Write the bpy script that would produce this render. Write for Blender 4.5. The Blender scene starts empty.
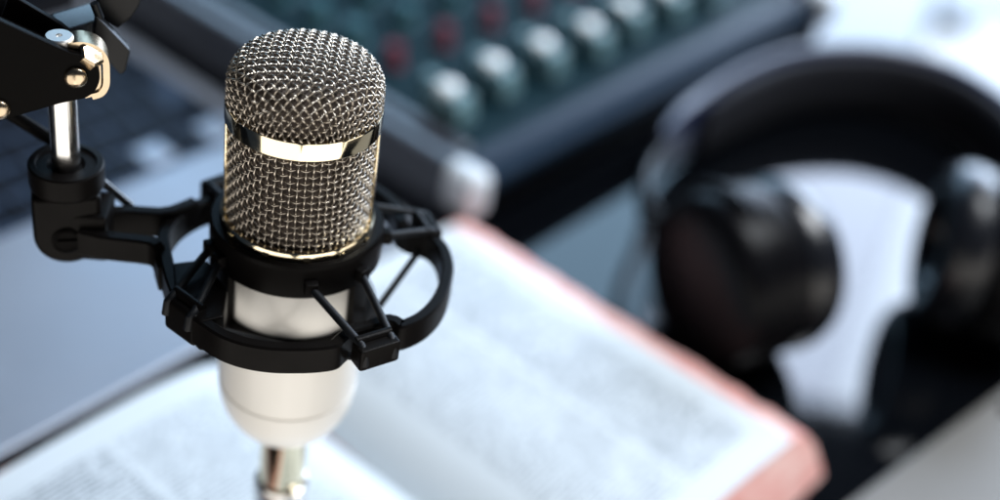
import bpy, bmesh, math, random
from math import sin, cos, pi, radians, sqrt, atan2
from mathutils import Vector as V, Matrix as M

random.seed(7)
SC = bpy.context.scene
COL = SC.collection

# ------------------------------------------------------------------ camera
CAM = V((0.0, 0.0, 0.495))
PITCH, ROLL, FPX = radians(36), radians(9.7), 1389.0
FWD = V((0, cos(PITCH), -sin(PITCH)))
_R, _U = V((1, 0, 0)), V((0, sin(PITCH), cos(PITCH)))
RGT = _R * cos(ROLL) + _U * sin(ROLL)
UPV = -_R * sin(ROLL) + _U * cos(ROLL)
cam_d = bpy.data.cameras.new('camera')
cam = bpy.data.objects.new('camera', cam_d)
COL.objects.link(cam)
rot = M((RGT, UPV, -FWD)).transposed()
cam.matrix_world = M.Translation(CAM) @ rot.to_4x4()
cam_d.sensor_width = 36.0
cam_d.lens = 36.0 * FPX / 1000.0
cam_d.clip_start, cam_d.clip_end = 0.01, 60
cam_d.dof.use_dof = True
cam_d.dof.focus_distance = 0.428
cam_d.dof.aperture_fstop = 3.1
cam_d.dof.aperture_blades = 0
SC.camera = cam


def ray(u, v):
    return FWD + RGT * ((u - 500) / FPX) - UPV * ((v - 250) / FPX)


def at(u, v, z):
    """point of a level plane of height z that the photograph shows at (u, v)"""
    d = ray(u, v)
    return CAM + d * ((z - CAM.z) / d.z)


def on_plane(u, v, p0, n):
    d = ray(u, v)
    return CAM + d * ((p0 - CAM).dot(n) / d.dot(n))


# desk frame: s runs along the laptop's front edge, p away from it
TH = radians(54.8)
E1, E2 = V((cos(TH), sin(TH), 0)), V((-sin(TH), cos(TH), 0))
DESK = V((-0.2086, 0.4348, 0.0))


# ------------------------------------------------------------------ scene tools
def tag(o, label, cat=None, group=None, kind=None):
    o['label'] = label
    if cat:
        o['category'] = cat
    if group:
        o['group'] = group
    if kind:
        o['kind'] = kind
    return o


def thing(name, loc, rotz, label, cat, group=None):
    o = bpy.data.objects.new(name, None)
    o.empty_display_size = 0.02
    COL.objects.link(o)
    o.matrix_world = M.Translation(V(loc)) @ M.Rotation(rotz, 4, 'Z')
    tag(o, label, cat, group)
    return o


def world_of(o):
    m = o.matrix_basis.copy()
    while o.parent:
        o = o.parent
        m = o.matrix_basis @ m
    return m


def obj(name, bm, mat, parent=None, world=False, sharp=38, smooth=True):
    if parent is not None and world:
        bm.transform(world_of(parent).inverted())
    bmesh.ops.recalc_face_normals(bm, faces=bm.faces[:])
    me = bpy.data.meshes.new(name)
    bm.to_mesh(me)
    bm.free()
    o = bpy.data.objects.new(name, me)
    COL.objects.link(o)
    if parent is not None:
        o.parent = parent
    for m in (mat if isinstance(mat, (list, tuple)) else [mat]):
        me.materials.append(m)
    if smooth:
        me.polygons.foreach_set('use_smooth', [True] * len(me.polygons))
        me.set_sharp_from_angle(angle=radians(sharp))
        if sharp <= 50:
            wn = o.modifiers.new('weighted_normal', 'WEIGHTED_NORMAL')
            wn.keep_sharp = True
            wn.weight = 60
    return o


def frame_from(t, up=V((0, 0, 1))):
    t = t.normalized()
    if abs(t.dot(up)) > 0.98:
        up = V((1, 0, 0))
    a = up.cross(t).normalized()
    return a, t.cross(a).normalized()


def add_tube(bm, pts, r, n=8, closed=False, caps=True):
    """round tube along points, radius a number or a list"""
    pts = [V(p) for p in pts]
    N = len(pts)
    rr = r if isinstance(r, (list, tuple)) else [r] * N
    rings = []
    a = None
    for i, p in enumerate(pts):
        if closed:
            t = pts[(i + 1) % N] - pts[i - 1]
        else:
            t = pts[min(i + 1, N - 1)] - pts[max(i - 1, 0)]
        t.normalize()
        if a is None:
            a, b = frame_from(t)
        else:
            a = (a - t * a.dot(t)).normalized()
            b = t.cross(a)
        rings.append([bm.verts.new(p + (a * cos(2 * pi * k / n) + b * sin(2 * pi * k / n)) * rr[i]) for k in range(n)])
    for i in range(N if closed else N - 1):
        A, B = rings[i], rings[(i + 1) % N]
        for k in range(n):
            bm.faces.new((A[k], A[(k + 1) % n], B[(k + 1) % n], B[k]))
    if caps and not closed:
        bm.faces.new(rings[0][::-1])
        bm.faces.new(rings[-1])
    return bm


def add_lathe(bm, prof, n=64, c=(0, 0, 0), axis=None, caps=True):
    """profile [(r, h)] turned about an axis through c"""
    c = V(c)
    ax = V((0, 0, 1)) if axis is None else V(axis).normalized()
    a, b = (V((1, 0, 0)), V((0, 1, 0))) if axis is None else frame_from(ax)
    rings = []
    for r, h in prof:
        rings.append([bm.verts.new(c + ax * h + (a * cos(2 * pi * k / n) + b * sin(2 * pi * k / n)) * r) for k in range(n)])
    for A, B in zip(rings, rings[1:]):
        for k in range(n):
            bm.faces.new((A[k], A[(k + 1) % n], B[(k + 1) % n], B[k]))
    if caps:
        bm.faces.new(rings[0][::-1])
        bm.faces.new(rings[-1])
    return bm


def add_ringlathe(bm, prof, n=96, c=(0, 0, 0), axis=None):
    """closed profile turned about an axis"""
    return add_lathe(bm, list(prof) + [prof[0]], n, c, axis, caps=False)


def bevelled(bm, w, seg=2, angle=30):
    bmesh.ops.remove_doubles(bm, verts=bm.verts[:], dist=1e-7)
    bmesh.ops.recalc_face_normals(bm, faces=bm.faces[:])
    es = [e for e in bm.edges if len(e.link_faces) == 2 and e.calc_face_angle(0) > radians(angle)]
    bmesh.ops.bevel(bm, geom=es, offset=w, segments=seg, affect='EDGES', profile=0.5, clamp_overlap=True)
    return bm


def add_box(bm, lo, hi, m=None):
    vs = [bm.verts.new((x, y, z)) for x in (lo[0], hi[0]) for y in (lo[1], hi[1]) for z in (lo[2], hi[2])]
    for f in ((0, 1, 3, 2), (4, 6, 7, 5), (0, 4, 5, 1), (2, 3, 7, 6), (0, 2, 6, 4), (1, 5, 7, 3)):
        bm.faces.new([vs[i] for i in f])
    if m is not None:
        bmesh.ops.transform(bm, matrix=m, verts=vs)
    return bm


def box(lo, hi, bev=0.0, seg=2):
    bm = add_box(bmesh.new(), lo, hi)
    if bev:
        bevelled(bm, bev, seg)
    return bm


def add_prism(bm, pts, ext):
    pts = [V(p) for p in pts]
    ext = V(ext)
    A = [bm.verts.new(p) for p in pts]
    B = [bm.verts.new(p + ext) for p in pts]
    n = len(pts)
    bm.faces.new(A)
    bm.faces.new(B[::-1])
    for k in range(n):
        bm.faces.new((A[k], B[k], B[(k + 1) % n], A[(k + 1) % n]))
    return bm


def smooth_path(pts, sub=6, closed=False):
    """Catmull-Rom through the points"""
    pts = [V(p) for p in pts]
    n = len(pts)
    out = []
    for i in range(n if closed else n - 1):
        g = (lambda k: pts[k % n]) if closed else (lambda k: pts[max(0, min(n - 1, k))])
        p0, p1, p2, p3 = g(i - 1), g(i), g(i + 1), g(i + 2)
        for j in range(sub):
            t = j / sub
            out.append(0.5 * ((2 * p1) + (p2 - p0) * t + (2 * p0 - 5 * p1 + 4 * p2 - p3) * t * t + (3 * p1 - p0 - 3 * p2 + p3) * t ** 3))
    if not closed:
        out.append(pts[-1])
    return out


def add_strap(bm, path, thick, h0, h1, closed=False, inward=None):
    """flat bar on edge: follows a level path, thick to the left of travel, from h0 to h1"""
    N = len(path)
    rings = []
    for i, p in enumerate(path):
        t = (path[(i + 1) % N] - path[i - 1]) if closed else (path[min(i + 1, N - 1)] - path[max(i - 1, 0)])
        t.z = 0
        t.normalize()
        nn = V((-t.y, t.x, 0))
        z0 = h0[i] if isinstance(h0, (list, tuple)) else h0
        z1 = h1[i] if isinstance(h1, (list, tuple)) else h1
        k = thick * 0.16
        a, b = p, p + nn * thick
        prof = [(a + nn * k, z0), (b - nn * k, z0), (b, z0 + k), (b, z1 - k), (b - nn * k, z1), (a + nn * k, z1), (a, z1 - k), (a, z0 + k)]
        rings.append([bm.verts.new((q.x, q.y, z)) for q, z in prof])
    m = len(rings[0])
    for i in range(N if closed else N - 1):
        A, B = rings[i], rings[(i + 1) % N]
        for k in range(m):
            bm.faces.new((A[k], A[(k + 1) % m], B[(k + 1) % m], B[k]))
    if not closed:
        bm.faces.new(rings[0])
        bm.faces.new(rings[-1][::-1])
    return bm


# ------------------------------------------------------------------ materials
def mat(name, col, rough=0.5, metal=0.0, ior=1.5, spec=0.5, coat=0.0, bump=0.0, bscale=400.0, var=0.0, vscale=30.0, rvar=0.0, aniso=0.0):
    m = bpy.data.materials.new(name)
    m.use_nodes = True
    nt = m.node_tree
    b = nt.nodes['Principled BSDF']
    b.inputs['Base Color'].default_value = (*col, 1)
    b.inputs['Roughness'].default_value = rough
    b.inputs['Metallic'].default_value = metal
    b.inputs['IOR'].default_value = ior
    b.inputs['Specular IOR Level'].default_value = spec
    b.inputs['Coat Weight'].default_value = coat
    b.inputs['Coat Roughness'].default_value = 0.08
    b.inputs['Anisotropic'].default_value = aniso
    tc = nt.nodes.new('ShaderNodeTexCoord')
    if var or rvar:
        n = nt.nodes.new('ShaderNodeTexNoise')
        n.inputs['Scale'].default_value = vscale
        n.inputs['Detail'].default_value = 5
        nt.links.new(tc.outputs['Object'], n.inputs['Vector'])
        if var:
            r = nt.nodes.new('ShaderNodeValToRGB')
            r.color_ramp.elements[0].position, r.color_ramp.elements[1].position = 0.3, 0.7
            r.color_ramp.elements[0].color = (*[c * (1 - var) for c in col], 1)
            r.color_ramp.elements[1].color = (*[min(1, c * (1 + var)) for c in col], 1)
            nt.links.new(n.outputs['Fac'], r.inputs['Fac'])
            nt.links.new(r.outputs['Color'], b.inputs['Base Color'])
        if rvar:
            mr = nt.nodes.new('ShaderNodeMapRange')
            mr.inputs['To Min'].default_value = max(0.01, rough - rvar)
            mr.inputs['To Max'].default_value = rough + rvar
            mr.inputs['From Min'].default_value, mr.inputs['From Max'].default_value = 0.3, 0.7
            nt.links.new(n.outputs['Fac'], mr.inputs['Value'])
            nt.links.new(mr.outputs['Result'], b.inputs['Roughness'])
    if bump:
        n2 = nt.nodes.new('ShaderNodeTexNoise')
        n2.inputs['Scale'].default_value = bscale
        n2.inputs['Detail'].default_value = 3
        nt.links.new(tc.outputs['Object'], n2.inputs['Vector'])
        bp = nt.nodes.new('ShaderNodeBump')
        bp.inputs['Strength'].default_value = bump
        bp.inputs['Distance'].default_value = 0.0004
        nt.links.new(n2.outputs['Fac'], bp.inputs['Height'])
        nt.links.new(bp.outputs['Normal'], b.inputs['Normal'])
    return m


def page_mat():
    """white page with two columns of small grey print"""
    m = bpy.data.materials.new('printed_page')
    m.use_nodes = True
    nt = m.node_tree
    b = nt.nodes['Principled BSDF']
    b.inputs['Roughness'].default_value = 0.55
    tc = nt.nodes.new('ShaderNodeTexCoord')
    sep = nt.nodes.new('ShaderNodeSeparateXYZ')
    nt.links.new(tc.outputs['Object'], sep.inputs[0])

    def math_(op, a, c=None, d=None):
        n = nt.nodes.new('ShaderNodeMath')
        n.operation = op
        for i, x in enumerate((a, c, d)):
            if x is None:
                continue
            if isinstance(x, (int, float)):
                n.inputs[i].default_value = x
            else:
                nt.links.new(x, n.inputs[i])
        return n.outputs[0]
    x, y = sep.outputs[0], sep.outputs[1]
    ax = math_('ABSOLUTE', x)                     # columns mirror about the gutter
    line = math_('DIVIDE', y, 0.0030)
    fr = math_('FRACT', line)
    inline = math_('LESS_THAN', fr, 0.52)
    idx = math_('FLOOR', line)
    comb = nt.nodes.new('ShaderNodeCombineXYZ')
    nt.links.new(math_('MULTIPLY', x, 330.0), comb.inputs[0])
    nt.links.new(math_('MULTIPLY', idx, 7.31), comb.inputs[1])
    wn = nt.nodes.new('ShaderNodeTexNoise')
    wn.inputs['Scale'].default_value = 1.0
    wn.inputs['Detail'].default_value = 1
    nt.links.new(comb.outputs[0], wn.inputs['Vector'])
    word = math_('GREATER_THAN', wn.outputs['Fac'], 0.43)
    # where a paragraph is dense or sparse
    pn = nt.nodes.new('ShaderNodeTexNoise')
    pn.inputs['Scale'].default_value = 24
    pn.inputs['Detail'].default_value = 2
    nt.links.new(tc.outputs['Object'], pn.inputs['Vector'])
    para = math_('GREATER_THAN', pn.outputs['Fac'], 0.42)
    c1 = math_('MULTIPLY', math_('GREATER_THAN', ax, 0.030), math_('LESS_THAN', ax, 0.089))
    c2 = math_('MULTIPLY', math_('GREATER_THAN', ax, 0.0925), math_('LESS_THAN', ax, 0.143))
    colm = math_('ADD', math_('MULTIPLY', c1, 0.7), c2)  # inner column's ink paled to imitate strong light washing out the print
    ym = math_('MULTIPLY', math_('GREATER_THAN', y, -0.213), math_('LESS_THAN', y, -0.017))
    ink = math_('MULTIPLY', math_('MULTIPLY', math_('MULTIPLY', inline, word), math_('MULTIPLY', colm, ym)), math_('MULTIPLY_ADD', para, 0.3, 0.55))
    mix = nt.nodes.new('ShaderNodeMixRGB')
    mix.inputs[1].default_value = (0.60, 0.66, 0.705, 1)
    mix.inputs[2].default_value = (0.10, 0.12, 0.15, 1)
    nt.links.new(ink, mix.inputs[0])
    nt.links.new(mix.outputs[0], b.inputs['Base Color'])
    return m


def page_edge_mat():
    """pink dyed edges of a thick block of leaves: fine level streaks"""
    m = bpy.data.materials.new('pink_page_edges')
    m.use_nodes = True
    nt = m.node_tree
    b = nt.nodes['Principled BSDF']
    b.inputs['Roughness'].default_value = 0.7
    tc = nt.nodes.new('ShaderNodeTexCoord')
    mp = nt.nodes.new('ShaderNodeMapping')
    mp.inputs['Scale'].default_value = (16, 16, 900)
    nt.links.new(tc.outputs['Object'], mp.inputs[0])
    n = nt.nodes.new('ShaderNodeTexNoise')
    n.inputs['Scale'].default_value = 1.2
    n.inputs['Detail'].default_value = 4
    nt.links.new(mp.outputs[0], n.inputs['Vector'])
    n2 = nt.nodes.new('ShaderNodeTexNoise')
    n2.inputs['Scale'].default_value = 70
    n2.inputs['Detail'].default_value = 3
    nt.links.new(tc.outputs['Object'], n2.inputs['Vector'])
    ad = nt.nodes.new('ShaderNodeMath')
    ad.operation = 'ADD'
    nt.links.new(n.outputs['Fac'], ad.inputs[0])
    nt.links.new(n2.outputs['Fac'], ad.inputs[1])
    r = nt.nodes.new('ShaderNodeValToRGB')
    r.color_ramp.elements[0].position, r.color_ramp.elements[1].position = 0.35, 0.68
    e = r.color_ramp.elements
    e[0].color = (0.72, 0.28, 0.25, 1)
    e[1].color = (0.88, 0.66, 0.61, 1)
    dv = nt.nodes.new('ShaderNodeMath')
    dv.operation = 'MULTIPLY'
    dv.inputs[1].default_value = 0.5
    nt.links.new(ad.outputs[0], dv.inputs[0])
    nt.links.new(dv.outputs[0], r.inputs['Fac'])
    nt.links.new(r.outputs['Color'], b.inputs['Base Color'])
    bp = nt.nodes.new('ShaderNodeBump')
    bp.inputs['Strength'].default_value = 0.4
    bp.inputs['Distance'].default_value = 0.0006
    nt.links.new(n.outputs['Fac'], bp.inputs['Height'])
    nt.links.new(bp.outputs['Normal'], b.inputs['Normal'])
    return m


MT = {
    'wire': mat('steel_wire', (0.50, 0.45, 0.385), 0.33, 1.0, var=0.12, vscale=300),
    'screen': mat('dark_inner_screen', (0.082, 0.066, 0.058), 0.8, 0.0, spec=0.2, bump=0.4, bscale=1500, var=0.4, vscale=700),
    'gold': mat('polished_gold', (0.91, 0.79, 0.56), 0.10, 1.0, rvar=0.04, vscale=120),
    'cream': mat('cream_lacquer', (0.87, 0.855, 0.815), 0.34, 0.0, spec=0.4, coat=0.22, var=0.02, vscale=25),
    'black': mat('black_plastic', (0.0040, 0.0034, 0.0032), 0.38, 0.0, spec=0.055, bump=0.2, bscale=1800, rvar=0.06, vscale=90),
    'rubber': mat('black_rubber_cord', (0.006, 0.007, 0.009), 0.5, 0.0, spec=0.2, bump=0.3, bscale=2500),
    'blacksteel': mat('black_painted_steel', (0.002, 0.0017, 0.0016), 0.36, 0.0, spec=0.03, bump=0.05, bscale=1500, rvar=0.05, vscale=80),
    'satin': mat('satin_black_steel', (0.006, 0.007, 0.009), 0.34, 0.0, spec=0.22, bump=0.05, bscale=1500),
    'brushed': mat('brushed_steel', (0.74, 0.73, 0.71), 0.42, 1.0, rvar=0.06, vscale=400),
    'satin2': mat('glossy_black_steel', (0.006, 0.007, 0.009), 0.22, 0.0, spec=1.0, bump=0.05, bscale=1500),
    'steel': mat('bright_steel', (0.74, 0.73, 0.71), 0.2, 1.0, rvar=0.06, vscale=200),
    'brass': mat('warm_nickel', (0.50, 0.40, 0.28), 0.24, 1.0, rvar=0.06, vscale=200),
    'page': page_mat(),
    'edge': page_edge_mat(),
    'cover': mat('dark_book_cover', (0.02, 0.017, 0.018), 0.5),
    'silver': mat('silver_aluminium', (0.345, 0.38, 0.445), 0.42, 0.55, bump=0.05, bscale=3000, rvar=0.04),
    'keywell': mat('dark_key_well', (0.035, 0.055, 0.095), 0.5, spec=0.2),
    'keycap': mat('black_keycap', (0.004, 0.006, 0.011), 0.5, spec=0.1, bump=0.1),
    'glassblack': mat('dark_screen_glass', (0.006, 0.007, 0.010), 0.08),
    'mixpanel': mat('teal_black_panel', (0.006, 0.020, 0.027), 0.55, spec=0.05, bump=0.1),
    'mixfront': mat('mixer_black_steel', (0.006, 0.007, 0.010), 0.5, spec=0.15),
    'mixlip': mat('mixer_blue_grey_lip', (0.009, 0.022, 0.042), 0.42, 0.0, spec=0.16),
    'cheek': mat('mixer_grey_cheek', (0.055, 0.060, 0.075), 0.30, 0.0, spec=0.9),
    'fader': mat('pale_fader_cap', (0.12, 0.215, 0.24), 0.35),
    'faderglint': mat('white_fader_glint', (0.88, 0.93, 0.95), 0.2),
    'cornerhighlight': mat('grey_corner_highlight', (0.66, 0.71, 0.76), 0.22, 0.0, spec=0.9),
    'redknob': mat('dull_red_knob', (0.14, 0.028, 0.042), 0.5, spec=0.15),
    'tealknob': mat('dark_teal_knob', (0.022, 0.085, 0.105), 0.45, spec=0.3),
    'hpgloss': mat('glossy_black_shell', (0.004, 0.004, 0.005), 0.30, spec=0.08, rvar=0.05),
    'hpleather': mat('black_leatherette', (0.006, 0.007, 0.010), 0.27, spec=0.55, bump=0.4, bscale=700),
    'hpband': mat('navy_black_band', (0.008, 0.012, 0.040), 0.36, spec=0.5, bump=0.2, bscale=600),
    'hpgrey': mat('grey_band_lining', (0.020, 0.021, 0.026), 0.7, spec=0.1),
    'slab': mat('warm_grey_shell', (0.135, 0.127, 0.115), 0.5, 0.0, var=0.03, vscale=60),
    'table': mat('black_gloss_tabletop', (0.002, 0.0025, 0.0035), 0.055, ior=1.55, rvar=0.02, vscale=14),
    'cable': mat('black_cable_jacket', (0.012, 0.012, 0.013), 0.5),
}

# ------------------------------------------------------------------ the setting
bm = box((-0.95, 0.235, -0.03), (1.9, 1.95, 0.0), 0.004)  # front edge cut back so the low front panels reach the microphone
t = obj('table', bm, MT['table'])
tag(t, 'glossy black tabletop mirroring the window light', kind='structure')

# ------------------------------------------------------------------ microphone
X0, Y0 = -0.0684619, 0.37544742
AX = V((X0, Y0, 0))
mic = thing('microphone', (X0, Y0, 0.126), 0, 'cream and gold studio microphone with woven wire head held upright in the black shock mount', 'microphone')


def mlathe(prof, n=96, closed=False):
    bm = bmesh.new()
    (add_ringlathe if closed else add_lathe)(bm, prof, n, AX)
    return bm


RG = 0.0243
body = [(0.0102, 0.1254), (0.0122, 0.1258), (0.0152, 0.1282), (0.0190, 0.1324), (0.0221, 0.1376), (0.0241, 0.1432), (0.0249, 0.1490), (0.02502, 0.1512),
        (0.02445, 0.1516), (0.02445, 0.1523), (0.02502, 0.1527), (0.0250, 0.160), (0.0249, 0.205), (0.0247, 0.2215)]
obj('body', mlathe(body), MT['cream'], mic, True, sharp=50)
obj('connector_collar', mlathe([(0.0078, 0.0985), (0.0088, 0.0990), (0.0088, 0.1215), (0.0091, 0.1220), (0.0091, 0.1256)], 48), MT['gold'], mic, True)
obj('base_rim', mlathe([(0.0236, 0.2222), (0.0255, 0.2222), (0.0256, 0.2228), (0.0256, 0.2244), (0.0251, 0.2252), (0.0236, 0.2252)], 96, True), MT['gold'], mic, True)
obj('head_band', mlathe([(0.0232, 0.2600), (0.0247, 0.2600), (0.0250, 0.2604), (0.0250, 0.2660), (0.0247, 0.2665), (0.0232, 0.2665)], 128, True), MT['gold'], mic, True)
# gold uprights at the two sides of the head
tocam = V((-X0, -Y0, 0)).normalized()
side = V((-tocam.y, tocam.x, 0))            # to the right as the photograph sees it
for sg, da in ((1, 4), (-1, -4)):
    bm = bmesh.new()
    for zz in (0.2252,):
        d0 = (side * sg * cos(radians(da)) + tocam * 0.10).normalized()
        a0 = atan2(d0.y, d0.x)
        wdt = radians(13)
        ra, rb = 0.0232, 0.02475
        pts = []
        for k in range(7):
            a = a0 - wdt / 2 + wdt * k / 6
            pts.append(AX + V((cos(a) * rb, sin(a) * rb, 0.2252)))
        for k in range(6, -1, -1):
            a = a0 - wdt / 2 + wdt * k / 6
            pts.append(AX + V((cos(a) * ra, sin(a) * ra, 0.2252)))
        add_prism(bm, pts, (0, 0, 0.0348))
    obj('side_upright', bm, MT['gold'], mic, True)
# rim clips: small bright tabs over the black collar
bm = bmesh.new()
for ang in (-22, 8, 34, 62, -55):
    d0 = (tocam * cos(radians(ang)) + side * sin(radians(ang)))
    tt = V((-d0.y, d0.x, 0))
    c = AX + d0 * 0.0254
    add_prism(bm, [c - tt * 0.0011 + V((0, 0, 0.2236)), c + tt * 0.0011 + V((0, 0, 0.2236)), c + tt * 0.0006 + V((0, 0, 0.2208)), c - tt * 0.0006 + V((0, 0, 0.2208))], d0 * 0.0009)
obj('rim_clip', bm, MT['gold'], mic, True)
# inner screen behind the mesh
ins = [(0.0222, 0.2225), (0.0224, 0.2720), (0.0216, 0.2763), (0.0194, 0.2795), (0.0160, 0.2803), (0.0110, 0.2816), (0.005, 0.2824), (0.0005, 0.2826)]
obj('inner_screen', mlathe(ins, 72), MT['screen'], mic, True)

# woven wire: side of the head (level and upright wires that go over and under)
WR, AMP = 0.00033, 0.00050
bm = bmesh.new()
NV, z_lo, z_hi, NH = 62, 0.2248, 0.2606, 15
pz = (z_hi - z_lo) / NH
aoff = 0.3
for i in range(NV):
    a = aoff + 2 * pi * i / NV
    pts = []
    for j in range(NH * 4 + 1):
        z = z_lo + (z_hi - z_lo) * j / (NH * 4)
        ph = pi * (z - z_lo) / pz
        r = RG - 0.0009 + AMP * cos(ph + pi * i) * 1.15
        pts.append((X0 + r * cos(a), Y0 + r * sin(a), z))
    add_tube(bm, pts, WR, 5, caps=False)
for j in range(NH + 1):
    z = z_lo + pz * j
    pts = []
    for k in range(NV * 4):
        a = aoff + 2 * pi * k / (NV * 4)
        r = RG - 0.0009 - AMP * cos(pi * k / 4 + pi * j) * 1.15
        pts.append((X0 + r * cos(a), Y0 + r * sin(a), z))
    add_tube(bm, pts, WR, 5, closed=True)
obj('wire_mesh_side', bm, MT['wire'], mic, True, sharp=180)


# woven wire: domed top; a flat weave laid over the dome
def dome(rho):
    """arc length from the apex -> (radius, z, nr, nz)"""
    R1, RC = 0.01802, 0.0094       # nearly flat cap, then a round shoulder
    cap_r = 0.060
    a1 = R1 / cap_r
    if rho < R1:
        a = rho / cap_r
        return cap_r * sin(a), 0.2847 - cap_r * (1 - cos(a)), sin(a), cos(a)
    r1, z1 = cap_r * sin(a1), 0.2847 - cap_r * (1 - cos(a1))
    cr, cz = r1 - RC * sin(a1), z1 - RC * cos(a1)
    a = a1 + (rho - R1) / RC
    if a < pi / 2:
        return cr + RC * sin(a), cz + RC * cos(a), sin(a), cos(a)
    return cr + RC, cz - (a - pi / 2) * RC, 1.0, 0.0


RMAX = 0.01802 + 0.0094 * (pi / 2 - 0.01802 / 0.060) + 0.0092
PW = 0.00253
base_a = atan2(tocam.y, tocam.x) + radians(45 - 4)
bm = bmesh.new()
NW = int(RMAX / PW) + 1


def top_pt(x, y, lift):
    rho = sqrt(x * x + y * y)
    r, z, nr, nz = dome(rho)
    r += nr * lift
    z += nz * lift
    k = r / rho if rho > 1e-6 else 0
    xx, yy = x * k, y * k
    return V((X0 + xx * cos(base_a) - yy * sin(base_a), Y0 + xx * sin(base_a) + yy * cos(base_a), z))


for fam in (0, 1):
    for i in range(-NW, NW + 1):
        c = (i + 0.5) * PW
        if abs(c) > RMAX * 0.97:
            continue
        half = sqrt(RMAX ** 2 - c * c)
        n = max(8, int(2 * half / (PW / 6)))
        pts = []
        for k in range(n + 1):
            q = -half + 2 * half * k / n
            ph = pi * (q / PW - 0.5)
            lift = 0.00066 * cos(ph + pi * i) * (1 if fam == 0 else -1) - 0.0004
            x, y = (q, c) if fam == 0 else (c, q)
            P = top_pt(x, y, lift)
            if P.z < 0.2648:
                if len(pts) > 2:
                    add_tube(bm, pts, WR, 6, caps=False)
                pts = []
                continue
            pts.append(P)
        if len(pts) > 2:
            add_tube(bm, pts, WR, 6, caps=False)
obj('wire_mesh_top', bm, MT['wire'], mic, True, sharp=180)

# ------------------------------------------------------------------ plug and cable under the microphone
cab = thing('microphone_cable', (X0, Y0, 0.0372), 0, 'black cable whose silver plug sits in the gold socket under the microphone', 'cable')
bm = bmesh.new()
add_lathe(bm, [(0.0075, 0.066), (0.0092, 0.070), (0.0100, 0.076), (0.0100, 0.0860), (0.0106, 0.0865), (0.0106, 0.0960), (0.0100, 0.0976), (0.0084, 0.0982)], 48, AX)
obj('plug', bm, MT['steel'], cab, True)
bm = box((-0.003, -0.0125, 0), (0.003, -0.0095, 0.012), 0.001)
bm.transform(M.Translation(V((X0, Y0, 0.0865))) @ M.Rotation(radians(38), 4, 'Z'))
obj('latch_button', bm, MT['steel'], cab, True)
bm = bmesh.new()
add_tube(bm, smooth_path([(X0, Y0, 0.069), (X0, Y0, 0.056), (X0 - 0.006, Y0 - 0.012, 0.0435), (X0 - 0.02, Y0 - 0.04, 0.0402), (X0 - 0.04, Y0 - 0.08, 0.0395), (X0 - 0.072, Y0 - 0.128, 0.0375), (X0 - 0.105, Y0 - 0.165, 0.020), (X0 - 0.125, Y0 - 0.185, -0.04)], 8), [0.0034] * 57, 16)
obj('cord', bm, MT['cable'], cab, True)

# ------------------------------------------------------------------ shock mount
ZT, ZB = 0.2100, 0.1995
mount = thing('shock_mount', (X0, Y0, ZB), 0, 'black plastic shock mount ring with elastic cords hugging the microphone body', 'shock mount')
# inner basket
obj('inner_collar', mlathe([(0.0252, 0.2095), (0.0284, 0.2095), (0.0290, 0.2102), (0.0290, 0.2205), (0.0282, 0.2222), (0.0258, 0.2222), (0.0252, 0.2212)], 96, True), MT['black'], mount, True, sharp=30)
obj('lower_collar', mlathe([(0.0252, 0.1820), (0.0280, 0.1820), (0.0286, 0.1828), (0.0286, 0.1885), (0.0280, 0.1895), (0.0252, 0.1895)], 96, True), MT['black'], mount, True, sharp=30)


def polar(ang, r, z):
    """ang measured in the ring plane from the photograph's right, counter-clockwise seen from above"""
    d0 = side * cos(radians(ang)) - tocam * sin(radians(ang))
    return AX + d0 * r + V((0, 0, z))


for ang in (-38, 40, 128, 215):
    bm = bmesh.new()
    pts = []
    for k in range(5):
        pts.append(polar(ang - 7 + 14 * k / 4, 0.0286, 0.189))
    for k in range(4, -1, -1):
        pts.append(polar(ang - 7 + 14 * k / 4, 0.0258, 0.189))
    add_prism(bm, pts, (0, 0, 0.0208))
    obj('basket_leg', bm, MT['black'], mount, True)
# outer ring: one band on edge, notched in at the hooks
ring_px = [(198, 322), (216, 334), (232, 341), (251, 346), (273, 349), (295, 349.6), (318, 349), (338, 346), (347, 339), (357, 331), (375, 326), (390, 321),
           (400, 327), (411, 325), (427, 317), (440, 305), (449, 290), (454, 271), (453, 258), (448, 244), (437, 233), (422, 227), (409, 222), (404, 208),
           (396, 196), (372, 180), (335, 170), (290, 168), (255, 173), (232, 184), (221, 191), (208, 194), (192, 200), (175, 210), (163, 222), (157, 236), (160, 258), (167, 284), (180, 309)]
ring = [at(u, v, ZT) for u, v in ring_px]
ring = smooth_path(ring, 5, True)
bm = bmesh.new()
add_strap(bm, ring, 0.0042, ZB, ZT, True)
obj('outer_ring', bm, MT['black'], mount, True, sharp=35)
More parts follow.
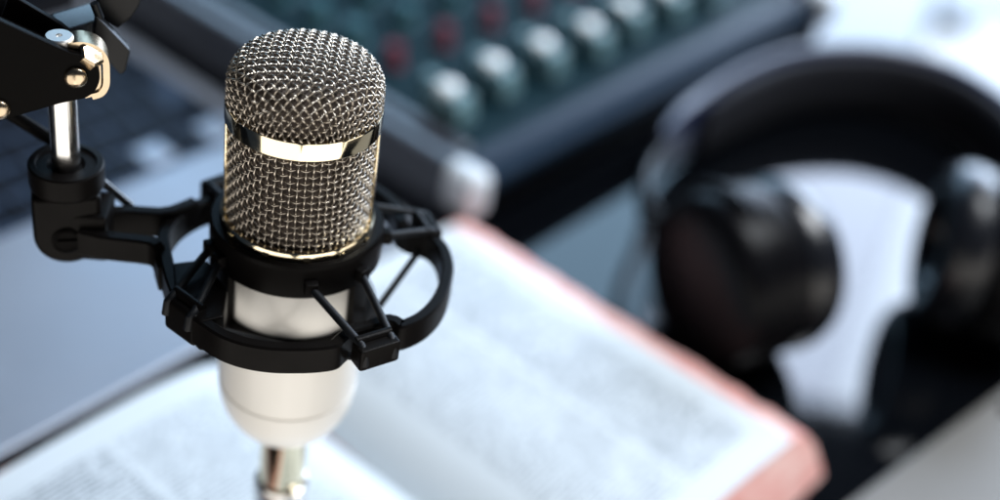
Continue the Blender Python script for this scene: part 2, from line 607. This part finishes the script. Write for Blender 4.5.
# hook blocks on the ring, and the cords slung from them to the basket
hooks = [(376, 343, -62), (426, 224, 22), (222, 182, 118), (184, 305, 208)]
for hx, hy, ang in hooks:
    P = at(hx, hy, ZT)
    d = V((P.x - X0, P.y - Y0, 0)).normalized()
    bm = box((-0.0072, -0.0032, -0.0072), (0.0072, 0.0036, 0.0012), 0.0011, 2) if ang != 208 else box((-0.0076, -0.0040, -0.0120), (0.0070, 0.0026, 0.0006), 0.0016, 3)
    add_tube(bm, [(-0.0062, -0.002, 0.001), (0.0062, -0.002, 0.001)], 0.0018, 10)
    bm.transform(M.Translation(P) @ M.Rotation(atan2(d.y, d.x) - pi / 2, 4, 'Z'))
    obj('hook', bm, MT['black'], mount, True)
    tt = V((-d.y, d.x, 0))
    for sgn in (-1, 1):
        # cord over the hook up to the collar
        a_in = atan2(d.y, d.x) + radians((-17 + 7 * sgn) if ang == 208 else 18 * sgn)
        top = AX + V((cos(a_in) * 0.0300, sin(a_in) * 0.0300, 0.2150))
        hk = P + tt * sgn * 0.0052 + V((0, 0, 0.0008))
        bm = bmesh.new()
        mid = (top + hk) / 2 + V((0, 0, 0.0001))
        add_tube(bm, [top - d * 0.002, top, mid, hk, hk + d * 0.0022 + V((0, 0, -0.0012)), hk + d * 0.003 + V((0, 0, -0.006))], 0.00135, 10)
        obj('elastic_cord', bm, MT['rubber'], mount, True)
        bm = box((-0.0022, -0.0016, -0.0022), (0.0022, 0.0020, 0.0026), 0.0007)
        bm.transform(M.Translation(top) @ M.Rotation(a_in - pi / 2, 4, 'Z'))
        obj('cord_peg', bm, MT['black'], mount, True)
    for sgn in (-1, 1):
        a_in = atan2(d.y, d.x) + sgn * radians(62)
        lo = AX + V((cos(a_in) * 0.0290, sin(a_in) * 0.0290, 0.1855))
        hk = P + tt * sgn * 0.0030 - d * 0.001 + V((0, 0, -0.006))
        bm = bmesh.new()
        add_tube(bm, [lo, (lo + hk) / 2, hk], 0.00125, 10)
        obj('elastic_cord', bm, MT['rubber'], mount, True)

bm = bmesh.new()
add_prism(bm, [at(u, v, 0.2105) for u, v in ((172, 262), (206, 258), (228, 290), (224, 316), (200, 322), (174, 296))], (0, 0, -0.0125))
bevelled(bm, 0.0012, 2, 35)
obj('side_clip', bm, MT['black'], mount, True)

# socket that the boom's pin drops into, with a yoke of two bars to the ring
PIN = CAM + ray(66, 160) * 0.452
bm = bmesh.new()
add_lathe(bm, [(0.0108, PIN.z - 0.0100), (0.0114, PIN.z - 0.0096), (0.0119, PIN.z - 0.0090), (0.0121, PIN.z - 0.0080), (0.0121, PIN.z - 0.0012), (0.0116, PIN.z - 0.0006), (0.0098, PIN.z - 0.0005), (0.0094, PIN.z - 0.0014), (0.0062, PIN.z - 0.0014), (0.0052, PIN.z - 0.003)], 64, (PIN.x, PIN.y, 0))
obj('socket_collar', bm, MT['black'], mount, True)
bm = bmesh.new()
zt = PIN.z - 0.0092
pn = V((CAM.x - PIN.x, CAM.y - PIN.y, 0)).normalized()
pr = V((-pn.y, pn.x, 0))
pts = []
for k in range(17):
    a = pi + pi * k / 16
    pts.append(PIN + pr * (cos(a) * 0.0110) + V((0, 0, -0.0255 + sin(a) * 0.0110)) + pn * 0.0085)
pts = [PIN + pr * (-0.0110) + pn * 0.0085 + V((0, 0, -0.0092))] + pts + [PIN + pr * 0.0110 + pn * 0.0085 + V((0, 0, -0.0092))]
pts = [p - pr * 0.0006 for p in pts]
add_prism(bm, pts, -pn * 0.017)
bevelled(bm, 0.0022, 3, 40)
bx_ = obj('socket_block', bm, MT['black'], mount, True)
bm = bmesh.new()
add_lathe(bm, [(0.0050, 0), (0.0050, 0.0006), (0.0042, 0.0010), (0.0036, 0.0006), (0.0004, 0.0006)], 32, PIN + V((0, 0, -0.0262)) + pn * 0.0084 - pr * 0.001, pn)
add_box(bm, (-0.003, -0.0004, 0), (0.003, 0.0004, 0.0009), M.Translation(PIN + V((0, 0, -0.0262)) + pn * 0.0089 - pr * 0.001) @ M((pr, V((0, 0, 1)), pn)).transposed().to_4x4())
obj('clamp_screw', bm, MT['blacksteel'], mount, True)
yz = 0.2125
u1 = smooth_path([at(84, 208, yz), at(104, 206, yz), at(130, 204, yz), at(160, 206, yz), at(176, 202, yz), at(190, 196, yz)], 2)
bm = bmesh.new()
add_strap(bm, u1[::-1], 0.0046, yz - 0.0105, yz)
obj('yoke_bar', bm, MT['black'], mount, True, sharp=35)
u2 = smooth_path([at(84, 224, yz), at(104, 229, yz), at(130, 232, yz), at(152, 235, yz), at(163, 240, yz), at(168, 252, yz - 0.003), at(172, 266, yz - 0.004)], 2)
bm = bmesh.new()
add_strap(bm, u2[::-1], 0.0046, [p.z - 0.0098 for p in u2[::-1]], [p.z for p in u2[::-1]])
obj('yoke_bar', bm, MT['black'], mount, True, sharp=35)
bm = box((-0.004, -0.0080, -0.0135), (0.0090, 0.0080, 0.0045), 0.0014)
bm.transform(M.Translation(at(84, 214, yz)) @ M.Rotation(radians(8), 4, 'Z'))
obj('yoke_lug', bm, MT['black'], mount, True)

bm = bmesh.new()
add_tube(bm, [at(90, 172, PIN.z - 0.009), at(112, 190, 0.216), at(131, 206, 0.2095)], 0.0016, 10)
obj('strut', bm, MT['satin2'], mount, True)

# ------------------------------------------------------------------ boom arm
boom = thing('boom_arm', (PIN.x, PIN.y, PIN.z), 0, 'black steel boom arm end with bolts whose bright pin carries the shock mount', 'boom arm')
bm = bmesh.new()
add_lathe(bm, [(0.0046, PIN.z - 0.004), (0.0046, PIN.z + 0.034), (0.0040, PIN.z + 0.0345)], 40, (PIN.x, PIN.y, 0))
obj('pin', bm, MT['steel'], boom, True)
NP = PIN + pn * 0.0085
FP = PIN - pn * 0.0075


def plate(name, poly, p0, th, m, bev=0.0005):
    bm = bmesh.new()
    add_prism(bm, [on_plane(u, v, p0, pn) for u, v in poly], -pn * th)
    bevelled(bm, bev, 2, 35)
    return obj(name, bm, m, boom, True)


def arc(cx, cy, r, a0, a1, n=10):
    return [(cx + r * cos(radians(a0 + (a1 - a0) * k / n)), cy + r * sin(radians(a0 + (a1 - a0) * k / n))) for k in range(n + 1)]


plate('side_plate', [(-40, 2), (0, 21), (52, 45), (70, 53)] + arc(77, 77, 23, -65, 75, 12) + [(60, 104), (22, 115), (-40, 133)], NP, 0.0026, MT['blacksteel'])
plate('side_plate', [(-40, -26), (18, -1), (62, 25), (80, 40)] + arc(79, 62, 22, -60, 80, 10) + [(40, 96), (-40, 112)], FP, 0.0026, MT['blacksteel'])
plate('spacer_block', [(-40, 20), (0, 34), (40, 52), (58, 62), (58, 92), (0, 108), (-40, 118)], NP - pn * 0.0028, 0.012, MT['blacksteel'])
# gold spring clip bent round the end
for off, nm in ((0.0, 'spring_clip'), (7.0, 'spring_clip')):
    path = [(66, 48 + off * .6), (78, 45 + off * .7), (90, 46.5 + off * .7), (100 - off * .6, 52 + off * .6), (105.5 - off, 61), (106.5 - off, 74), (106 - off, 86), (101 - off, 94), (92 - off, 97)]
    P = [on_plane(u, v, NP - pn * (0.0032 if off == 0 else 0.0042), pn) for u, v in path]
    P = smooth_path(P, 6)
    bm = bmesh.new()
    rows = []
    for i, q in enumerate(P):
        t_ = (P[min(i + 1, len(P) - 1)] - P[max(0, i - 1)]).normalized()
        o_ = t_.cross(pn).normalized() * (0.0010 if off == 0 else 0.0005)
        w_ = 0.0075 if off == 0 else 0.0060
        rows.append([bm.verts.new(x) for x in (q + o_, q + o_ - pn * w_, q - o_ - pn * w_, q - o_)])
    for A, B in zip(rows, rows[1:]):
        for k in range(4):
            bm.faces.new((A[k], A[(k + 1) % 4], B[(k + 1) % 4], B[k]))
    bm.faces.new(rows[0])
    bm.faces.new(rows[-1][::-1])
    obj(nm, bm, MT['brass'], boom, True)
bm = bmesh.new()
c = on_plane(86, 60, NP - pn * 0.004, pn)
add_lathe(bm, [(0.0001, -0.004), (0.0042, -0.004), (0.0042, 0.004), (0.0034, 0.0048), (0.0001, 0.005)], 6, c, (pn * 0.3 + V((0.5, 0, 0.75))))
obj('hex_nut', bm, MT['brass'], boom, True, sharp=20)
for (u, v, r) in ((76, 77, 0.0034), (-1, 109, 0.0032)):
    bm = bmesh.new()
    c = on_plane(u, v, NP, pn)
    add_lathe(bm, [(r * 1.05, -0.0005), (r * 1.05, 0.0006), (r * 0.95, 0.0013), (r * 0.72, 0.0019), (r * 0.4, 0.0022), (0.0001, 0.0023)], 40, c, pn)
    obj('rivet', bm, MT['brass'], boom, True)
bm = bmesh.new()
c = on_plane(59, 36, NP - pn * 0.0068, pn)
add_lathe(bm, [(0.0020, -0.014), (0.0020, -0.003), (0.0041, -0.0028), (0.0043, -0.0022), (0.0043, -0.0002), (0.0039, 0.0003), (0.0010, 0.0003), (0.0008, -0.0003), (0.0001, -0.0003)], 48, c)
obj('bolt', bm, MT['brushed'], boom, True)
# the next joint of the arm, behind
BP = PIN - pn * 0.016
bm = bmesh.new()
add_prism(bm, [at(u, v, BP.z + 0.0375) for u, v in ((50, 14), (95, 1), (102, 19), (63, 31))], (0, 0, -0.008))
bevelled(bm, 0.0008, 2, 35)
obj('joint_bracket', bm, MT['satin2'], boom, True)
plate('joint_bracket', [(96, 16), (103, 22), (131, 51), (126, 72), (121, 76), (113, 68), (92, 38)], BP + pn * 0.003, 0.004, MT['satin'], 0.0008)
plate('joint_bracket', [(92, -30), (150, -30), (140, 6), (132, 18), (118, 30), (104, 22), (96, 4)], BP - pn * 0.006, 0.012, MT['satin'], 0.0009)
bm = bmesh.new()
a_, b_ = on_plane(101, 24, BP + pn * 0.001, pn), on_plane(129, 52, BP + pn * 0.001, pn)
add_tube(bm, [on_plane(94, 3, BP + pn * .001, pn), on_plane(100, 18, BP + pn * .001, pn)], 0.0014, 10)
obj('edge_pin', bm, MT['satin'], boom, True)
plate('arm_bar', [(-40, -40), (14, -24), (8, 0), (1, 19), (-40, 6)], BP + pn * 0.012, 0.010, MT['satin'], 0.0008)
bm = bmesh.new()
add_tube(bm, [on_plane(-30, 94, FP - pn * 0.008, pn), on_plane(8, 112, FP - pn * 0.008, pn), on_plane(52, 140, FP - pn * 0.008, pn)], 0.0024, 14)
obj('tension_rod', bm, MT['blacksteel'], boom, True)

# ------------------------------------------------------------------ book
def desk_pt(s, p, z=0.0):
    return DESK + E1 * s + E2 * p + V((0, 0, z))


GUT = 0.1222
book = thing('open_book', desk_pt(GUT, -0.021), TH, 'thick open book with pink page edges and grey print lying under the microphone', 'book')
YL = -0.2305


def leaf_profile(sgn, k):
    """cross section of half the open book: (x, z) from the gutter out, k in 0..1 along the page"""
    w = 0.0035 * sin(k * 2.3 + (0.4 if sgn > 0 else 1.4))
    top = [(0.0005, 0.0150), (0.006, 0.0200), (0.014, 0.0258), (0.025, 0.0310), (0.040, 0.0346), (0.058, 0.0363), (0.085, 0.0364 + w * 0.2), (0.112, 0.0360 + w * 0.4), (0.138, 0.0354 + w * 0.3), (0.152, 0.0350), (0.1570, 0.0346)]
    return [(sgn * x, z if sgn > 0 else 0.0046 + (z - 0.0046) * (1 - 0.14 * min(1, x / 0.035))) for x, z in top]


def half(sgn):
    K = 24
    bm = bmesh.new()
    rows = []
    for i in range(K + 1):
        k = i / K
        y = YL * k
        rows.append([bm.verts.new((x + sgn * 0.0007 * sin(k * 9 + x * 40), y + (0.0012 * sin(abs(x) * 30) if i in (0, K) else 0), z)) for x, z in leaf_profile(sgn, k)])
    for A, B in zip(rows, rows[1:]):
        for k in range(len(A) - 1):
            bm.faces.new((A[k], A[k + 1], B[k + 1], B[k]))
    pg = obj('page', bm, MT['page'], book)
    # block of leaves beneath: ends and slanted fore-edge
    bm = bmesh.new()
    rows = []
    for i in range(K + 1):
        k = i / K
        y = YL * k
        pr_ = [(x, z - 0.0013) for x, z in leaf_profile(sgn, k)]
        pr_[-1] = (pr_[-1][0] + sgn * 0.0004, pr_[-1][1] + 0.0010)
        j = 0.0013 * random.uniform(-1, 1)
        fore = [(sgn * (0.1645 + j), 0.0328), (sgn * (0.1718 + j), 0.0302), (sgn * (0.1760 + j * .5), 0.023), (sgn * (0.1785 + j * .5), 0.014), (sgn * 0.1800, 0.0046), (sgn * 0.0005, 0.0046)]
        row = []
        for x, z in pr_ + fore:
            dy = 0
            if i == K:
                dy = -0.016 * max(0, (0.0345 - z) / 0.031) ** 0.8 + random.uniform(-0.0008, 0.0008)
            if i == 0:
                dy = 0.006 * max(0, (0.0345 - z) / 0.031)
            if sgn < 0 and (x, z) in fore:
                z = 0.0046 + (z - 0.0046) * 0.86
            row.append(bm.verts.new((x, y + dy, z)))
        rows.append(row)
    for A, B in zip(rows, rows[1:]):
        n = len(A)
        for k in range(n):
            bm.faces.new((A[k], A[(k + 1) % n], B[(k + 1) % n], B[k]))
    bm.faces.new(rows[0])
    bm.faces.new(rows[-1][::-1])
    obj('page_block', bm, MT['edge'], book, sharp=50)


half(1)
half(-1)
bm = box((-0.181, YL - 0.014, 0.0004), (0.181, 0.008, 0.0042), 0.001)
obj('cover', bm, MT['cover'], book)

# ------------------------------------------------------------------ laptop
lap = thing('laptop', desk_pt(0.12, 0.0), TH, 'silver laptop with black keys standing open behind the book', 'laptop')
bm = bmesh.new()
add_prism(bm, [(-0.20, 0.0, 0.0185), (-0.20, 0.0, 0.0145), (-0.20, 0.030, 0.0075), (-0.20, 0.315, 0.004), (-0.20, 0.315, 0.0185)], (0.365, 0, 0))
bevelled(bm, 0.0018, 3, 25)
obj('base', bm, MT['silver'], lap)
for x in (-0.17, 0.13):
    for y in (0.03, 0.28):
        obj('rubber_foot', add_lathe(bmesh.new(), [(0.008, 0.0002), (0.008, 0.0045)], 16, (x, y, 0)), MT['rubber'], lap)
bm = bmesh.new()
add_prism(bm, [(-0.186, 0.139, 0.018), (0.150, 0.139, 0.018), (0.150, 0.272, 0.018), (-0.186, 0.272, 0.018)], (0, 0, 0.0009))
obj('key_well', bm, MT['keywell'], lap, smooth=False)
bm = box((-0.125, 0.018, 0.0183), (0.010, 0.118, 0.01875), 0.0003)
obj('touchpad', bm, MT['silver'], lap)
kb = bmesh.new()
add_box(kb, (-0.0105, -0.0105, 0), (0.0105, 0.0105, 0.0022))
for v_ in kb.verts:
    if v_.co.z > 0.001:
        v_.co.x *= 0.92
        v_.co.y *= 0.92
bevelled(kb, 0.0008, 2)
key0 = None
kp = 0.0236
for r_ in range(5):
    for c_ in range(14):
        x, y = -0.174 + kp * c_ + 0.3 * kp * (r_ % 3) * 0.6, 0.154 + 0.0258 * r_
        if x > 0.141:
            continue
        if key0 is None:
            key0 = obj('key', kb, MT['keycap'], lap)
            k_ = key0
        else:
            k_ = key0.copy()
            COL.objects.link(k_)
            k_.parent = lap
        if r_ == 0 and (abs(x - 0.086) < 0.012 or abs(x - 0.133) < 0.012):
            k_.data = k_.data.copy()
            k_.data.materials[0] = MT['silver']  # silver colour stands in for glare on two black keys
            k_['label'] = 'keycap with glare put into its colour'
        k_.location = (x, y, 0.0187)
bm = box((-0.20, 0.0, 0.0), (0.165, 0.007, 0.235), 0.003, 3)
bm.transform(M.Translation((0, 0.317, 0.012)) @ M.Rotation(radians(-20), 4, 'X'))
obj('lid', bm, MT['silver'], lap)
bm = box((-0.19, -0.0012, 0.012), (0.155, 0.0003, 0.226), 0.0004)
bm.transform(M.Translation((0, 0.317, 0.012)) @ M.Rotation(radians(-20), 4, 'X'))
obj('screen', bm, MT['glassblack'], lap)

# ------------------------------------------------------------------ mixing desk
mix = thing('mixing_desk', desk_pt(0.296, -0.010), TH, 'dark mixing desk with pale fader caps and dull red knobs behind the book', 'mixing desk')
MW, MD, MH = 0.434, 0.42, 0.050
bm = box((0.006, 0.010, 0.003), (MW - 0.006, MD, MH - 0.004), 0.003)
obj('case', bm, MT['mixfront'], mix)
bm = box((0.034, 0.018, MH - 0.006), (MW - 0.034, MD - 0.006, MH + 0.0005), 0.001)
obj('control_panel', bm, MT['mixpanel'], mix)
bm = bmesh.new()
add_prism(bm, [(0.022, 0.0, MH - 0.022), (0.022, -0.002, MH - 0.012), (0.022, 0.008, MH - 0.0015), (0.022, 0.0178, MH + 0.001), (0.022, 0.0178, MH - 0.022)], (MW - 0.044, 0, 0))
bevelled(bm, 0.0015, 2)
obj('front_lip', bm, MT['mixlip'], mix)
for x0 in (0.0, MW - 0.018):
    bm = box((x0, -0.004, 0.002), (x0 + 0.018, MD, MH + 0.006), 0.007, 5)
    obj('side_cheek', bm, MT['cheek'], mix)
    bm = box((x0 - 0.0006, -0.0125, 0.026), (x0 + 0.0195, 0.0165, MH + 0.0068), 0.0080, 6)
    obj('corner_highlight', bm, MT['cornerhighlight'], mix)  # pale block imitates the highlight on the cheek's rounded corner
    xr = x0 + 0.0215 if x0 == 0 else x0 - 0.0155
    bm = box((xr, 0.019, MH - 0.006), (xr + 0.012, MD, MH + 0.004), 0.004, 4)
    obj('inner_rail', bm, MT['cheek'], mix)


def fader_bm():
    bm = bmesh.new()
    # tall cap with a dished top, on a narrow neck
    prof = [(-0.016, 0.003), (0.016, 0.003), (0.0150, 0.010), (0.0125, 0.0195), (0.0085, 0.0210), (0.004, 0.0188), (0.0, 0.0182), (-0.004, 0.0188), (-0.0085, 0.0210), (-0.0125, 0.0195), (-0.0150, 0.010)]
    A = [V((-0.0082, y, z)) for y, z in prof]
    add_prism(bm, A, (0.0164, 0, 0))
    bevelled(bm, 0.0015, 2, 40)
    return bm


def knob_bm(r, h):
    bm = bmesh.new()
    add_lathe(bm, [(r * 1.15, 0.0), (r * 1.15, 0.002), (r, 0.003), (r * 0.9, h * 0.85), (r * 0.78, h), (0.0002, h * 0.97)], 28)
    add_box(bm, (-0.0008, 0, h - 0.0008), (0.0008, r * 0.8, h + 0.0006))
    return bm


protos = {}


def mpart(name, key, make, m, loc):
    if key not in protos:
        o = protos[key] = obj(name, make(), m, mix)
    else:
        o = protos[key].copy()
        COL.objects.link(o)
        o.parent = mix
    o.location = loc
    if key[0] in 'rt':
        o.rotation_euler = (0, 0, random.uniform(-2.2, 2.2))
    return o


for i in range(8):
    x = 0.0665 + 0.0472 * i
    if x > MW - 0.06:
        break
    f_ = mpart('fader_cap', 'f', fader_bm, MT['fader'], (x - 0.019, 0.055 + 0.0022 * ((i * 2) % 3 - 1), MH))
    if 'ft' not in protos:
        bm = bmesh.new()
        add_lathe(bm, [(0.0070, -0.003), (0.0074, 0.0005), (0.0068, 0.0026), (0.0048, 0.0040), (0.0002, 0.0046)], 28)
        protos['ft'] = tp = obj('cap_glint', bm, MT['faderglint'], f_)  # white dome imitates the window's glint on the cap
    else:
        tp = protos['ft'].copy()
        COL.objects.link(tp)
        tp.parent = f_
    tp.location = (0, 0.003, 0.0200)
    mpart('red_knob', 'r', lambda: knob_bm(0.0066, 0.015), MT['redknob'], (x, 0.119, MH))
    for j in range(4):
        mpart('knob', 't', lambda: knob_bm(0.0085, 0.016), MT['tealknob'], (x, 0.156 + 0.036 * j, MH))
    mpart('knob', 't2', lambda: knob_bm(0.006, 0.010), MT['fader'], (x, 0.086, MH))

# ------------------------------------------------------------------ headphones
hc = V((0.22, 0.68, 0))
hp = thing('headphones', hc, 0, 'black over-ear headphones lying on the glossy tabletop beside the book', 'headphones')


def cup(c, ax, tilt):
    """c: centre of the shell's back, ax: level direction towards the ear pad"""
    ax = (V((cos(ax), sin(ax), tilt))).normalized()
    bm = bmesh.new()
    add_lathe(bm, [(0.0004, -0.0045), (0.024, -0.0042), (0.0390, -0.0030), (0.0450, -0.0005), (0.0486, 0.004), (0.0500, 0.011), (0.0503, 0.030), (0.0494, 0.038), (0.0005, 0.038)], 72, c, ax)
    s_ = obj('ear_cup', bm, MT['hpgloss'], hp, True)
    bm = bmesh.new()
    add_ringlathe(bm, [(0.0365 + 0.0132 * cos(a), 0.0535 + 0.0165 * sin(a)) for a in [2 * pi * k / 20 for k in range(20)]], 72, c, ax)
    obj('ear_pad', bm, MT['hpleather'], hp, True)
    bm = bmesh.new()
    add_ringlathe(bm, [(0.0493, 0.0200), (0.0506, 0.0205), (0.0509, 0.0230), (0.0506, 0.0255), (0.0494, 0.026)], 72, c, ax)
    obj('trim_ring', bm, MT['hpgloss'], hp, True)
    bm = bmesh.new()
    add_lathe(bm, [(0.0280, 0.0378), (0.0280, 0.0425), (0.0003, 0.0435)], 48, c, ax)
    obj('driver_cloth', bm, MT['hpgrey'], hp, True)
    return ax


AL, AR = radians(34), radians(176)
cL, cR = V((0.1085, 0.612, 0.0512)), V((0.318, 0.687, 0.0520))
cup(cL, AL, 0.0)
cup(cR, AR, 0.0)
band = [(0.090, 0.655, 0.048), (0.077, 0.700, 0.045), (0.089, 0.760, 0.038), (0.111, 0.815, 0.031), (0.145, 0.868, 0.0285), (0.186, 0.910, 0.0280), (0.232, 0.933, 0.0280),
        (0.270, 0.938, 0.0280), (0.308, 0.924, 0.0280), (0.337, 0.888, 0.0285), (0.354, 0.835, 0.028), (0.362, 0.775, 0.036), (0.358, 0.730, 0.045), (0.346, 0.698, 0.048)]
bp_ = smooth_path(band, 6)
NB = len(bp_)


def band_strip(lo, hi, off, th, hh):
    """padded strip on edge along the headband between two fractions"""
    bm = bmesh.new()
    rows = []
    i0, i1 = int(lo * (NB - 1)), int(hi * (NB - 1))
    for i in range(i0, i1 + 1):
        t_ = bp_[min(i + 1, NB - 1)] - bp_[max(i - 1, 0)]
        t_.z = 0
        t_.normalize()
        n_ = V((t_.y, -t_.x, 0))              # to the inside of the arc
        e = min(1.0, 0.35 + min(i - i0, i1 - i) / 6.0)
        h_ = (hh(i / (NB - 1)) if callable(hh) else hh) * (0.7 + 0.3 * e)
        row = []
        for k in range(14):
            a = 2 * pi * k / 14
            ca, sa = cos(a), sin(a)
            ca = math.copysign(abs(ca) ** 0.6, ca)
            sa = math.copysign(abs(sa) ** 0.6, sa)
            row.append(bm.verts.new(bp_[i] + n_ * (off + th / 2 * ca * e) + V((0, 0, h_ / 2 * sa))))
        rows.append(row)
    for A, B in zip(rows, rows[1:]):
        for k in range(14):
            bm.faces.new((A[k], A[(k + 1) % 14], B[(k + 1) % 14], B[k]))
    bm.faces.new(rows[0])
    bm.faces.new(rows[-1][::-1])
    return bm


obj('headband', band_strip(0.16, 0.84, 0.0, 0.013, lambda f: 0.034 + 0.021 * sin(pi * f) ** 1.0), MT['hpband'], hp, True, sharp=60)
obj('headband_padding', band_strip(0.24, 0.76, 0.0095, 0.012, 0.046), MT['hpgrey'], hp, True, sharp=60)
obj('slider', band_strip(0.03, 0.19, 0.002, 0.007, 0.020), MT['hpgloss'], hp, True, sharp=60)
obj('slider', band_strip(0.81, 0.97, 0.002, 0.007, 0.020), MT['hpgloss'], hp, True, sharp=60)
for c, aa, e in ((cL, AL, bp_[3]), (cR, AR, bp_[-4])):
    ax = V((cos(aa), sin(aa), 0))
    yv = V((-ax.y, ax.x, 0))
    if yv.y < 0:
        yv = -yv
    bm = bmesh.new()
    pts = []
    for k in range(25):
        a = radians(-100 + 200 * k / 24)
        pts.append(c + ax * 0.014 + (yv * cos(a) + V((0, 0, 1)) * sin(a)) * 0.0515)
    add_tube(bm, [p if p.z > 0.0035 else V((p.x, p.y, 0.0035)) for p in pts], 0.0030, 10)
    add_tube(bm, smooth_path([c + ax * 0.014 + yv * 0.0515, (c + ax * 0.006 + yv * 0.060), e], 6), 0.0045, 10)
    obj('yoke', bm, MT['hpgloss'], hp, True)

# ------------------------------------------------------------------ grey slab, lower right
a_, b_ = at(1000, 390, 0.009), at(850, 500, 0.009)
ev = (a_ - b_).normalized()
tab = thing('tablet', b_ * V((1, 1, 0)) if False else V((b_.x, b_.y, 0)), atan2(ev.y, ev.x), 'flat warm grey tablet lying face down at the right with a small dark camera spot', 'tablet')
bm = box((-0.045, -0.20, 0.0004), (0.255, 0.0, 0.009), 0.0026, 3)
obj('shell', bm, MT['slab'], tab)
bm = bmesh.new()
add_lathe(bm, [(0.0052, 0.0086), (0.0052, 0.0096), (0.0046, 0.0100), (0.0003, 0.0100)], 32, (0.135, -0.0125, 0))
obj('camera_lens', bm, MT['glassblack'], tab)

# ------------------------------------------------------------------ light
w = bpy.data.worlds.new('World')
SC.world = w
w.use_nodes = True
w.node_tree.nodes['Background'].inputs[0].default_value = (0.42, 0.62, 1.0, 1)
w.node_tree.nodes['Background'].inputs[1].default_value = 0.025


def area(name, loc, aim, sx, sy, power, col, shape='RECTANGLE'):
    l = bpy.data.lights.new(name, 'AREA')
    l.shape = shape
    l.size, l.size_y = sx, sy
    l.energy = power
    l.color = col
    o = bpy.data.objects.new(name, l)
    COL.objects.link(o)
    d = (V(aim) - V(loc)).normalized()
    o.matrix_world = M.Translation(V(loc)) @ d.to_track_quat('-Z', 'Y').to_matrix().to_4x4()
    return o


def facing(name, x0, x1, y, z0, z1, radiance, col):
    """an upright lamp of even brightness behind the desk"""
    sx, sz = x1 - x0, z1 - z0
    c = V(((x0 + x1) / 2, y, (z0 + z1) / 2))
    return area(name, c, c + V((0, -1, 0)), sx, sz, radiance * pi * sx * sz, col)


facing('window_and_fill_light', 0.34, 0.72, 2.2, 0.60, 1.35, 9.5, (0.66, 0.78, 1.0))
facing('window_and_fill_light', 0.725, 1.75, 2.2, 0.47, 1.35, 12.5, (0.68, 0.81, 1.0))
facing('window_and_fill_light', 0.66, 1.75, 2.2, 0.12, 0.46, 8.0, (0.62, 0.78, 1.0))  # added panel, fills a dark patch in the far table reflection
facing('window_and_fill_light', 0.66, 0.72, 2.2, 0.50, 0.595, 12, (0.72, 0.84, 1.0))  # small added panel widening the bright table reflection
facing('window_and_fill_light', 0.20, 0.65, 2.2, 0.15, 0.595, 8.5, (0.62, 0.78, 1.0))  # added panel standing in for wall bounce below the window
facing('window_and_fill_light', -0.95, 0.30, 2.2, 0.40, 1.28, 3.4, (0.45, 0.72, 1.0))
h0 = atan2(tocam.y, tocam.x)
for az, wd, rad in ((-31, 0.94, 1.7), (29, 0.94, 1.95), (75, 0.46, 1.5)):
    d0 = V((cos(h0 + radians(az)), sin(h0 + radians(az)), 0))
    L = AX + d0 * 0.88 + V((0, 0, -0.20))
    area('front_fill_panel', L, AX + V((0, 0, 0.20)), wd, 1.15, rad * pi * wd * 1.15, (1.0, 0.945, 0.865))  # unseen warm panels added low in front for the gold band to reflect
area('overhead_key', (0.62, 0.80, 1.45), (0.05, 0.5, 0.0), 0.6, 0.6, 28, (0.92, 0.96, 1.0))  # unseen key lamp added overhead to brighten the pages

SC.render.engine = 'CYCLES'
SC.cycles.use_denoising = True
SC.cycles.max_bounces = 8
SC.view_settings.view_transform = 'Standard'
SC.view_settings.look = 'None'
SC.view_settings.gamma = 1
SC.view_settings.exposure = 0.22
